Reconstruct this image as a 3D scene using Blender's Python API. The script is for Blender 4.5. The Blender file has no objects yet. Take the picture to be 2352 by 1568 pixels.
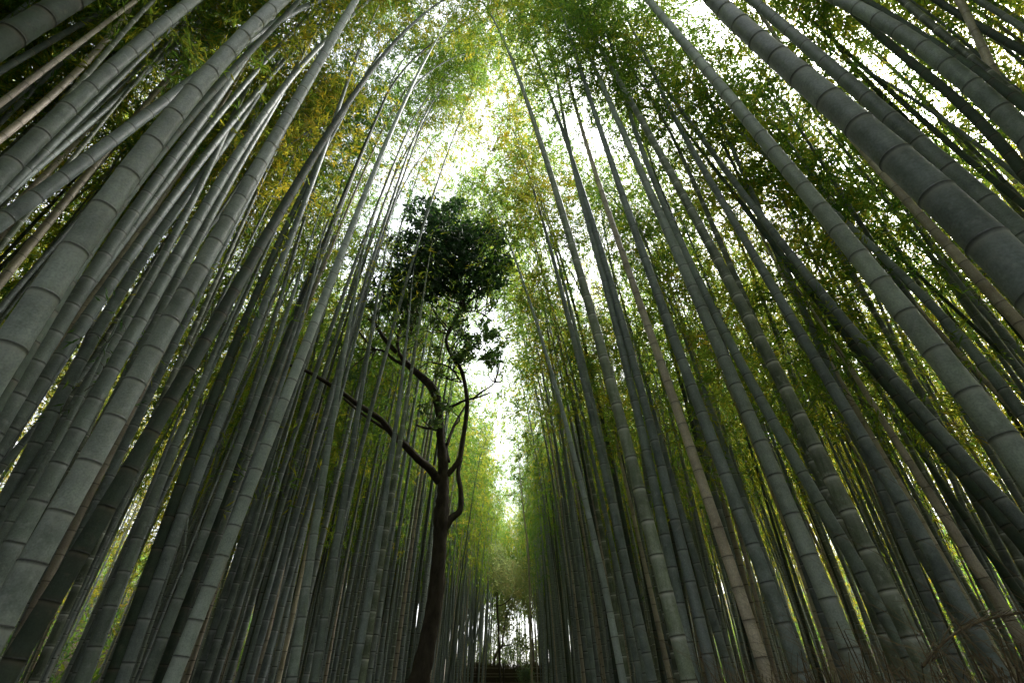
import bpy, math, random
import numpy as np
from mathutils import Vector

R = math.radians
rng = np.random.default_rng(7)
random.seed(7)
scn = bpy.context.scene
col = scn.collection

# ------------------------------------------------------------------ camera
CAMZ = 1.6
PITCH = R(34.8)
F = 1176.0                      # focal length in units of a 2352 px wide frame
CAM = np.array([0.0, 0.0, CAMZ])
cp, sp_ = math.cos(PITCH), math.sin(PITCH)
cd = bpy.data.cameras.new("camera")
cd.sensor_width = 36.0
cd.lens = 18.0
cd.clip_start = 0.02
cd.clip_end = 2000
cam = bpy.data.objects.new("camera", cd)
cam.location = CAM
cam.rotation_euler = (R(90) + PITCH, 0, 0)
col.objects.link(cam)
scn.camera = cam


def ray(u, v):
    cx, cy = (u - 1176) / F, (784 - v) / F
    return np.array([cx, cp - cy * sp_, sp_ + cy * cp])


def at(u, v, Y):
    r = ray(u, v)
    return CAM + r * (Y / r[1])


def ground_z(y, x=0.0):
    y = np.asarray(y, float)
    t = np.clip((y - 12) / 36, 0, 1)
    a = np.clip(np.abs(np.asarray(x, float)) - 11, 0, 60)
    return 2.3 * t * t * (3 - 2 * t) + np.clip(y - 48, 0, 400) * 0.04 + a * a / (a + 6) * 0.42


# ------------------------------------------------------------------ materials
class NT:
    def __init__(s, m):
        m.use_nodes = True
        s.t = m.node_tree
        s.t.nodes.clear()
        s.out = s.t.nodes.new("ShaderNodeOutputMaterial")

    def n(s, kind, **kw):
        nd = s.t.nodes.new("ShaderNode" + kind)
        ins = kw.pop("ins", {})
        for k, v in kw.items():
            setattr(nd, k, v)
        for k, v in ins.items():
            if hasattr(v, "is_output"):
                s.t.links.new(v, nd.inputs[k])
            else:
                nd.inputs[k].default_value = v
        return nd

    def mix(s, fac, a, b, blend="MIX"):
        nd = s.t.nodes.new("ShaderNodeMix")
        nd.data_type = "RGBA"
        nd.blend_type = blend
        nd.clamp_factor = True
        for i, v in ((0, fac), (6, a), (7, b)):
            if hasattr(v, "is_output"):
                s.t.links.new(v, nd.inputs[i])
            else:
                nd.inputs[i].default_value = v if i == 0 else (*v, 1.0)[:4]
        return nd.outputs[2]

    def math(s, op, a, b=0.0):
        nd = s.t.nodes.new("ShaderNodeMath")
        nd.operation = op
        for i, v in ((0, a), (1, b)):
            if hasattr(v, "is_output"):
                s.t.links.new(v, nd.inputs[i])
            else:
                nd.inputs[i].default_value = v
        return nd.outputs[0]

    def ramp(s, fac, stops):
        nd = s.t.nodes.new("ShaderNodeValToRGB")
        s.t.links.new(fac, nd.inputs[0])
        e = nd.color_ramp.elements
        while len(e) < len(stops):
            e.new(0.5)
        for el, (p, c) in zip(e, stops):
            el.position = p
            el.color = (*c, 1.0) if len(c) == 3 else c
        return nd.outputs[0]


def culm_material(name, base, light, dark, ring, bloomc, bloom_amt, rough=0.5, streak=0.5):
    m = bpy.data.materials.new(name)
    t = NT(m)
    tc = t.n("TexCoord")
    oi = t.n("ObjectInfo")
    off = t.n("CombineXYZ", ins={"X": t.math("MULTIPLY", oi.outputs["Random"], 37.0), "Y": t.math("MULTIPLY", oi.outputs["Random"], 71.0)})
    co = t.n("VectorMath", operation="ADD", ins={0: tc.outputs["Object"], 1: off.outputs[0]}).outputs[0]
    mp = t.n("Mapping", ins={"Vector": co, "Scale": (26, 26, 2.2)})
    n1 = t.n("TexNoise", ins={"Vector": mp.outputs[0], "Scale": 1.0, "Detail": 6.0, "Roughness": 0.6})      # streaks along the culm
    n2 = t.n("TexNoise", ins={"Vector": co, "Scale": 5.5, "Detail": 5.0, "Roughness": 0.65})              # blotches
    n3 = t.n("TexNoise", ins={"Vector": co, "Scale": 95.0, "Detail": 3.0})                                # fine speckle
    n4 = t.n("TexNoise", ins={"Vector": co, "Scale": 1.1, "Detail": 2.0})                                 # wide change along the culm
    f1 = t.ramp(n1.outputs["Fac"], [(0.38, (0, 0, 0)), (0.68, (1, 1, 1))])
    f2 = t.ramp(n2.outputs["Fac"], [(0.45, (0, 0, 0)), (0.66, (1, 1, 1))])
    f4 = t.ramp(n4.outputs["Fac"], [(0.35, (0, 0, 0)), (0.65, (1, 1, 1))])
    c = t.mix(t.math("MULTIPLY", f1, streak), base, light)
    c = t.mix(t.math("MULTIPLY", f2, 0.75), c, dark)
    c = t.mix(t.math("MULTIPLY", f4, 0.35), c, light)
    sp = t.math("MULTIPLY_ADD", n3.outputs["Fac"], 0.5)
    spk = t.n("Math", operation="MULTIPLY_ADD", ins={0: n3.outputs["Fac"], 1: 1.0, 2: 0.5}).outputs[0]
    c = t.mix(1.0, c, t.n("CombineColor", ins={0: spk, 1: spk, 2: spk}).outputs[0], "MULTIPLY")
    hv = t.math("FRACT", t.math("MULTIPLY", oi.outputs["Random"], 13.7))
    c = t.mix(t.math("MULTIPLY", hv, 0.45), c, t.mix(1.0, c, (1.05, 1.12, 0.78), "MULTIPLY"))
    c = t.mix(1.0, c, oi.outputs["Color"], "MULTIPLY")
    it = t.n("Attribute", attribute_name="internode").outputs["Fac"]
    c = t.mix(1.0, c, t.n("CombineColor", ins={0: it, 1: it, 2: it}).outputs[0], "MULTIPLY")
    n5 = t.n("TexNoise", ins={"Vector": co, "Scale": 14.0, "Detail": 6.0, "Roughness": 0.7})                # pale lichen and powder patches
    f5 = t.ramp(n5.outputs["Fac"], [(0.56, (0, 0, 0)), (0.66, (1, 1, 1))])
    c = t.mix(t.math("MULTIPLY", f5, 0.35), c, bloomc)
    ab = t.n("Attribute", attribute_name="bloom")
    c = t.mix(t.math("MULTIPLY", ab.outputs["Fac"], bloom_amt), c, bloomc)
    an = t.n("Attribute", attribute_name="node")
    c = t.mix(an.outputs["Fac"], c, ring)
    bp = t.n("Bump", ins={"Height": n1.outputs["Fac"], "Strength": 0.12, "Distance": 0.004})
    b = t.n("BsdfPrincipled", ins={"Base Color": c, "Roughness": rough, "Specular IOR Level": 0.35, "Normal": bp.outputs[0]})
    t.t.links.new(b.outputs[0], t.out.inputs[0])
    return m


M = {}
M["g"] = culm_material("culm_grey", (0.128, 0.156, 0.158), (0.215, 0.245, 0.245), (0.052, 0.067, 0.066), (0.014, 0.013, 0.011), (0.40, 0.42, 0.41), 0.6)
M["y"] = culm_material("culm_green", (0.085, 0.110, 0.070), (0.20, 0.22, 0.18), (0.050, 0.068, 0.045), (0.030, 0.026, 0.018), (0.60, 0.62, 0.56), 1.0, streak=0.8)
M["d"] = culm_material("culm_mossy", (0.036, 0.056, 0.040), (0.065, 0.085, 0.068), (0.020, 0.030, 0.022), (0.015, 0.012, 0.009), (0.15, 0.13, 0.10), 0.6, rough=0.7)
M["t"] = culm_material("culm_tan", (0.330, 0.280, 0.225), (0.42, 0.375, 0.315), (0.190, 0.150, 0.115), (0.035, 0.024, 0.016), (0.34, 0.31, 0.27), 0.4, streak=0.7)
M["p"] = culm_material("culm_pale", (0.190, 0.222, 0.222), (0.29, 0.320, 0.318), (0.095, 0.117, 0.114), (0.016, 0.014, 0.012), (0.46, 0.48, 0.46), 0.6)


def leaf_material(name, stops, trans, mixf, spec=0.25):
    m = bpy.data.materials.new(name)
    t = NT(m)
    a = t.n("Attribute", attribute_name="rnd")
    c = t.ramp(a.outputs["Fac"], stops)
    ct = t.ramp(a.outputs["Fac"], trans)
    b = t.n("BsdfPrincipled", ins={"Base Color": c, "Roughness": 0.5, "Specular IOR Level": spec})
    tr = t.n("BsdfTranslucent", ins={"Color": ct})
    mx = t.n("MixShader", ins={0: mixf, 1: b.outputs[0], 2: tr.outputs[0]})
    t.t.links.new(mx.outputs[0], t.out.inputs[0])
    return m


M["leaf"] = leaf_material(
    "bamboo_leaf",
    [(0.0, (0.022, 0.058, 0.018)), (0.42, (0.056, 0.105, 0.020)), (0.72, (0.13, 0.145, 0.022)), (1.0, (0.25, 0.180, 0.022))],
    [(0.0, (0.09, 0.24, 0.04)), (0.42, (0.26, 0.43, 0.045)), (0.72, (0.56, 0.55, 0.04)), (1.0, (0.85, 0.60, 0.045))], 0.55)
M["broadleaf"] = leaf_material(
    "broad_leaf",
    [(0.0, (0.010, 0.022, 0.013)), (0.35, (0.024, 0.048, 0.024)), (0.7, (0.045, 0.080, 0.028)), (1.0, (0.10, 0.12, 0.025))],
    [(0.0, (0.01, 0.04, 0.015)), (0.35, (0.06, 0.15, 0.035)), (0.7, (0.20, 0.34, 0.06)), (1.0, (0.40, 0.45, 0.05))], 0.3, 0.4)
M["shrubleaf"] = leaf_material(
    "shrub_leaf",
    [(0.0, (0.09, 0.12, 0.08)), (0.6, (0.16, 0.19, 0.08)), (1.0, (0.28, 0.24, 0.11))],
    [(0.0, (0.24, 0.36, 0.18)), (0.6, (0.52, 0.62, 0.20)), (1.0, (0.75, 0.62, 0.25))], 0.5)


def plain(name, c1, c2, scale=8.0, rough=0.8, stretch=(1, 1, 1), bump=0.3, dist=0.02):
    m = bpy.data.materials.new(name)
    t = NT(m)
    tc = t.n("TexCoord")
    mp = t.n("Mapping", ins={"Vector": tc.outputs["Object"], "Scale": stretch})
    n1 = t.n("TexNoise", ins={"Vector": mp.outputs[0], "Scale": scale, "Detail": 8.0, "Roughness": 0.65})
    f = t.ramp(n1.outputs["Fac"], [(0.32, (0, 0, 0)), (0.7, (1, 1, 1))])
    c = t.mix(f, c1, c2)
    bp = t.n("Bump", ins={"Height": n1.outputs["Fac"], "Strength": bump, "Distance": dist})
    b = t.n("BsdfPrincipled", ins={"Base Color": c, "Roughness": rough, "Specular IOR Level": 0.2, "Normal": bp.outputs[0]})
    t.t.links.new(b.outputs[0], t.out.inputs[0])
    return m


M["twig"] = plain("twig_wood", (0.050, 0.045, 0.030), (0.13, 0.12, 0.085), 20)
M["bark"] = plain("tree_bark", (0.030, 0.024, 0.018), (0.085, 0.070, 0.052), 9, 0.85, (1, 1, 0.45), 0.8, 0.03)
M["bark_pale"] = plain("pale_bark", (0.11, 0.085, 0.06), (0.22, 0.18, 0.13), 6, 0.85, (1, 1, 0.4), 0.5, 0.02)
M["ground"] = plain("leaf_litter", (0.025, 0.020, 0.012), (0.070, 0.055, 0.032), 7, 0.95, (1, 1, 1), 0.7, 0.04)
M["path"] = plain("path_gravel", (0.10, 0.095, 0.085), (0.17, 0.16, 0.145), 14, 0.9, (1, 1, 1), 0.3, 0.01)
M["brush"] = plain("dry_brush", (0.045, 0.036, 0.022), (0.20, 0.155, 0.095), 16, 0.9)
M["straw"] = plain("dry_straw", (0.12, 0.080, 0.040), (0.26, 0.19, 0.10), 9, 0.8)
M["rail"] = plain("bamboo_rail", (0.26, 0.21, 0.14), (0.36, 0.31, 0.23), 5, 0.5)


# ------------------------------------------------------------------ mesh helpers
def mesh_obj(name, verts, quads, mats, parent=None, smooth=True, attrs=None, mat_idx=None, face_attrs=None, loc=None):
    verts = np.ascontiguousarray(verts, np.float32)
    quads = np.ascontiguousarray(quads, np.int32)
    me = bpy.data.meshes.new(name)
    nv, nq = len(verts), len(quads)
    k = quads.shape[1]
    me.vertices.add(nv)
    me.vertices.foreach_set("co", verts.ravel())
    me.loops.add(nq * k)
    me.loops.foreach_set("vertex_index", quads.ravel())
    me.polygons.add(nq)
    me.polygons.foreach_set("loop_start", np.arange(nq, dtype=np.int32) * k)
    me.polygons.foreach_set("loop_total", np.full(nq, k, np.int32))
    me.polygons.foreach_set("use_smooth", np.full(nq, smooth, bool))
    for m in mats:
        me.materials.append(m)
    if mat_idx is not None:
        me.polygons.foreach_set("material_index", np.asarray(mat_idx, np.int32))
    me.update(calc_edges=True)
    for an, av in (attrs or {}).items():
        a = me.attributes.new(an, "FLOAT", "POINT")
        a.data.foreach_set("value", np.asarray(av, np.float32))
    for an, av in (face_attrs or {}).items():
        a = me.attributes.new(an, "FLOAT", "FACE")
        a.data.foreach_set("value", np.asarray(av, np.float32))
    o = bpy.data.objects.new(name, me)
    if loc is not None:
        o.location = loc
    if parent is not None:
        o.parent = parent
    col.objects.link(o)
    return o


def tag(o, label=None, cat=None, group=None, kind=None):
    if label: o["label"] = label
    if cat: o["category"] = cat
    if group: o["group"] = group
    if kind: o["kind"] = kind
    return o


def empty(name, loc, label, cat, group=None):
    o = bpy.data.objects.new(name, None)
    o.location = tuple(loc)
    o.empty_display_size = 0.2
    col.objects.link(o)
    return tag(o, label, cat, group)


def norm(a):
    return a / np.maximum(np.linalg.norm(a, axis=-1, keepdims=True), 1e-9)


def tube(P, Rad, sides, ref=(1, 0, 0), cap=True):
    """rings along P (n,3) with radii Rad (n,) -> verts, quads"""
    P = np.asarray(P, float)
    T = norm(np.gradient(P, axis=0))
    ref = np.asarray(ref, float)
    A = norm(np.cross(T, ref))
    B = np.cross(T, A)
    a = np.arange(sides) * 2 * math.pi / sides
    V = P[:, None] + np.asarray(Rad)[:, None, None] * (A[:, None] * np.cos(a)[None, :, None] + B[:, None] * np.sin(a)[None, :, None])
    n = len(P)
    i = np.arange(n - 1)[:, None] * sides
    j = np.arange(sides)[None]
    j2 = (j + 1) % sides
    Q = np.stack([i + j, i + j2, i + sides + j2, i + sides + j], -1).reshape(-1, 4)
    return V.reshape(-1, 3), Q[:, ::-1]


class MB:
    def __init__(s):
        s.v, s.q, s.m, s.r, s.n = [], [], [], [], 0

    def add(s, V, Q, m=0, r=None):
        s.v.append(np.asarray(V, np.float32)); s.q.append(np.asarray(Q, np.int64) + s.n); s.n += len(V)
        s.m.append(np.full(len(Q), m)); s.r.append(np.full(len(Q), 0.5) if r is None else r)

    def build(s, name, mats, parent=None, smooth=True, loc=None):
        return mesh_obj(name, np.concatenate(s.v), np.concatenate(s.q), mats, parent, smooth, mat_idx=np.concatenate(s.m), face_attrs={"rnd": np.concatenate(s.r)}, loc=loc)


def leaves_geo(pos, d, size, width, rng):
    """diamond leaves: pos (n,3), direction d (n,3), length size (n,)"""
    n = len(pos)
    d = norm(d)
    side = norm(np.cross(d, rng.normal(size=(n, 3))))
    up = np.cross(side, d)
    s = size[:, None]
    w = (size * width)[:, None]
    v0 = pos
    v1 = pos + d * s * 0.38 + side * w * 0.5 + up * w * 0.12
    v2 = pos + d * s - up * w * 0.6
    v3 = pos + d * s * 0.38 - side * w * 0.5 + up * w * 0.12
    V = np.stack([v0, v1, v2, v3], 1).reshape(-1, 3)
    Q = np.arange(n * 4).reshape(n, 4)
    return V, Q


# ------------------------------------------------------------------ bamboo
def prof(q):
    """radius along the culm, q = arc / total length"""
    return np.clip(1.0 - 0.42 * q - 0.54 * q ** 2.2, 0.03, 1) * (1 + 0.10 * np.exp(-q * 60))


class Curve:
    """a culm's centre line sampled every 5 cm, from its base"""
    def __init__(s, base, lean_fn, L, bend_from, bend_dir, bend_rate):
        ds = 0.08
        n = int(L / ds) + 1
        P = np.zeros((n, 3)); P[0] = base
        ang = 0.0
        for i in range(1, n):
            z = P[i - 1, 2]
            t = lean_fn(min(z, bend_from))          # horizontal slope (2,)
            T = np.array([t[0], t[1], 1.0])
            if z > bend_from or ang > 0:
                ang = min(ang + bend_rate * ds * (1 + 1.5 * i / n), 1.25)
            T /= np.linalg.norm(T)
            if ang > 0:
                T = T * math.cos(ang) + np.array([bend_dir[0], bend_dir[1], 0]) * math.sin(ang)
                T /= np.linalg.norm(T)
            P[i] = P[i - 1] + T * ds
        s.P, s.L, s.ds = P, (n - 1) * ds, ds

    def __call__(s, a):
        x = np.clip(np.asarray(a, float) / s.ds, 0, len(s.P) - 1.001)
        i = x.astype(int)
        f = (x - i)[..., None]
        return s.P[i] * (1 - f) + s.P[i + 1] * f


def node_arcs(L, D, rng):
    k = D / 0.12
    a, out, i = 0.12, [], 0
    base = rng.uniform(0.25, 0.33) * (0.6 + 0.4 * k)
    while a < L - 0.1:
        out.append(a)
        h = a / L
        l = base * min(1.0, 0.45 + 0.11 * i) * (1.0 if h < 0.6 else 1 - 0.5 * (h - 0.6) / 0.4)
        a += l * rng.uniform(0.93, 1.07)
        i += 1
    return np.array(out)


def culm_geo(cv, D, rng, sides, detail=True, upto=None):
    L = cv.L
    na = node_arcs(L, D, rng)
    if upto: na = na[na < upto]
    rad = lambda a: 0.5 * D * prof(a / L)
    arcs, rr, nd, bl = [0.0], [rad(0.0)], [0], [0]
    tn, cur = [1.0], 1.0
    wob = rng.normal(size=(len(na), 2)) * 0.012 * D
    for a in na:
        r = rad(a)
        if detail:
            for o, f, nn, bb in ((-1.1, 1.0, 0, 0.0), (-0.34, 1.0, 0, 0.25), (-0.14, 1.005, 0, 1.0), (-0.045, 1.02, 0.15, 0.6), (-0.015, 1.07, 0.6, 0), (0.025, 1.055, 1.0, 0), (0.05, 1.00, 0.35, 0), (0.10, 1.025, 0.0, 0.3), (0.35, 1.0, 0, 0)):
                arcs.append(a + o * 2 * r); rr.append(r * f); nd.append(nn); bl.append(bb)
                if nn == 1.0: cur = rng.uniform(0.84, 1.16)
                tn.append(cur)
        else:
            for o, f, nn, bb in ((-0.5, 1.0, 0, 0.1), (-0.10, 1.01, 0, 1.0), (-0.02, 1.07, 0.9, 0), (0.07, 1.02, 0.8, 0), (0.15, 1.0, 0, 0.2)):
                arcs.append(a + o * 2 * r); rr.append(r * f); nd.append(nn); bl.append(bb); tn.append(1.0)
    arcs.append(L if not upto else upto); rr.append(rad(arcs[-1])); nd.append(0); bl.append(0); tn.append(cur)
    arcs = np.maximum.accumulate(np.array(arcs) + np.arange(len(arcs)) * 1e-6)
    P = cv(arcs)
    V, Q = tube(P, np.array(rr), sides)
    return V, Q, np.repeat(nd, sides), np.repeat(bl, sides), np.repeat(tn, sides)


def crown_geo(cv, D, rng, a0, a1, step, ncl, nlf, Lmax, lsize, hue, spread=0.16, twigs=True):
    arcs = np.arange(a0, a1, step)
    arcs = arcs + rng.uniform(-0.05, 0.05, len(arcs))
    n = len(arcs)
    base = cv(arcs)
    q = (arcs - a0) / max(a1 - a0, 0.1)
    az0 = rng.uniform(0, 6.28)
    az = az0 + np.arange(n) * math.pi + rng.normal(size=n) * 0.45
    az = np.stack([az - 0.4, az + 0.45 + rng.normal(size=n) * 0.2], 1).ravel()
    base = np.repeat(base, 2, 0)
    qq = np.repeat(q, 2)
    keep = rng.random(len(az)) < np.clip(0.35 + 1.6 * qq, 0, 0.97)
    az, base, qq = az[keep], base[keep], qq[keep]
    B = len(az)
    Lb = Lmax * (0.55 + 0.9 * qq) * np.clip(1.12 - qq, 0.05, 1) ** 0.7 * rng.uniform(0.6, 1.25, B)
    el = rng.uniform(0.35, 1.0, B)
    rad = np.stack([np.cos(az), np.sin(az), np.zeros(B)], 1)
    droop = rng.uniform(0.45, 0.9, B)

    def on(u):
        u = u[..., None] if u.ndim == 2 else u
        zc = (np.sin(el)[:, None, None] * u - droop[:, None, None] * u ** 2)
        return base[:, None] + Lb[:, None, None] * (rad[:, None] * np.cos(el)[:, None, None] * u + np.array([0, 0, 1.0]) * zc)

    mb_v, mb_q, mb_m, mb_r = [], [], [], []
    nv = 0
    if twigs:
        S = 4
        u = np.linspace(0, 1, S)[None].repeat(B, 0)
        C = on(u)                                        # B,S,3
        r = (0.0035 + 0.0022 * Lb)[:, None] * np.linspace(1, 0.35, S)[None]
        nrm = np.stack([-np.sin(az), np.cos(az), np.zeros(B)], 1)
        a3 = np.arange(3) * 2.0944
        V = C[:, :, None] + r[:, :, None, None] * (nrm[:, None, None] * np.cos(a3)[None, None, :, None] + np.array([0, 0, 1.0]) * np.sin(a3)[None, None, :, None])
        b = np.arange(B)[:, None, None] * S * 3
        i = np.arange(S - 1)[None, :, None] * 3
        j = np.arange(3)[None, None]
        j2 = (j + 1) % 3
        Q = np.stack([b + i + j, b + i + j2, b + i + 3 + j2, b + i + 3 + j], -1).reshape(-1, 4)
        mb_v.append(V.reshape(-1, 3)); mb_q.append(Q); mb_m.append(np.ones(len(Q), int)); mb_r.append(np.zeros(len(Q)))
        nv += B * S * 3
    u = rng.uniform(0.22, 1.05, (B, ncl))
    cc = on(u)                                           # B,ncl,3
    cc = cc + rng.normal(size=cc.shape) * spread * np.array([1, 1, 0.8])
    cdir = norm(rad[:, None] * 0.6 + rng.normal(size=cc.shape) * 0.6 + np.array([0, 0, -0.35]))
    ch = rng.normal(size=(B, ncl)) * 0.10
    along = rng.uniform(0, 0.30, (B, ncl, nlf, 1))          # a spray: leaves strung along a short drooping twig
    pos = cc[:, :, None] + cdir[:, :, None] * along + rng.normal(size=(B, ncl, nlf, 3)) * 0.028 - np.array([0, 0, 1.0]) * along ** 2 * 1.2
    d = cdir[:, :, None] * 0.9 + rng.normal(size=pos.shape) * 0.45 + np.array([0, 0, -0.15])
    pos, d = pos.reshape(-1, 3), d.reshape(-1, 3)
    N = len(pos)
    V, Q = leaves_geo(pos, d, lsize * rng.uniform(0.7, 1.3, N), 0.17, rng)
    r = np.clip(hue + np.repeat(ch.ravel(), nlf) + rng.normal(size=N) * 0.10, 0, 1)
    mb_v.append(V); mb_q.append(Q + nv); mb_m.append(np.zeros(N, int)); mb_r.append(r)
    return np.concatenate(mb_v), np.concatenate(mb_q), np.concatenate(mb_m), np.concatenate(mb_r)


def bamboo(cv, D, typ, label, group, rng, sides, detail, crown, hue, tone=None):
    base = cv.P[0].copy()
    root = empty("bamboo", base, label, "bamboo", group)
    V, Q, nd, bl, tn = culm_geo(cv, D, rng, sides, detail)
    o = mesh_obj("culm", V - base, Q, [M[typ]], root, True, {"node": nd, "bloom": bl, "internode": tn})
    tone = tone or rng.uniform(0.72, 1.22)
    o.color = (tone, tone, tone, 1)                  # stem brightness; traced right-hand stems also raised against weaker light
    if crown:
        a0, step, ncl, nlf, Lmax, ls = crown
        V, Q, mi, rr = crown_geo(cv, D, rng, a0, cv.L, step, ncl, nlf, Lmax, ls, hue)
        mesh_obj("crown", V - base, Q, [M["leaf"], M["twig"]], root, False, None, mi, {"rnd": rr})
    return root


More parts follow.
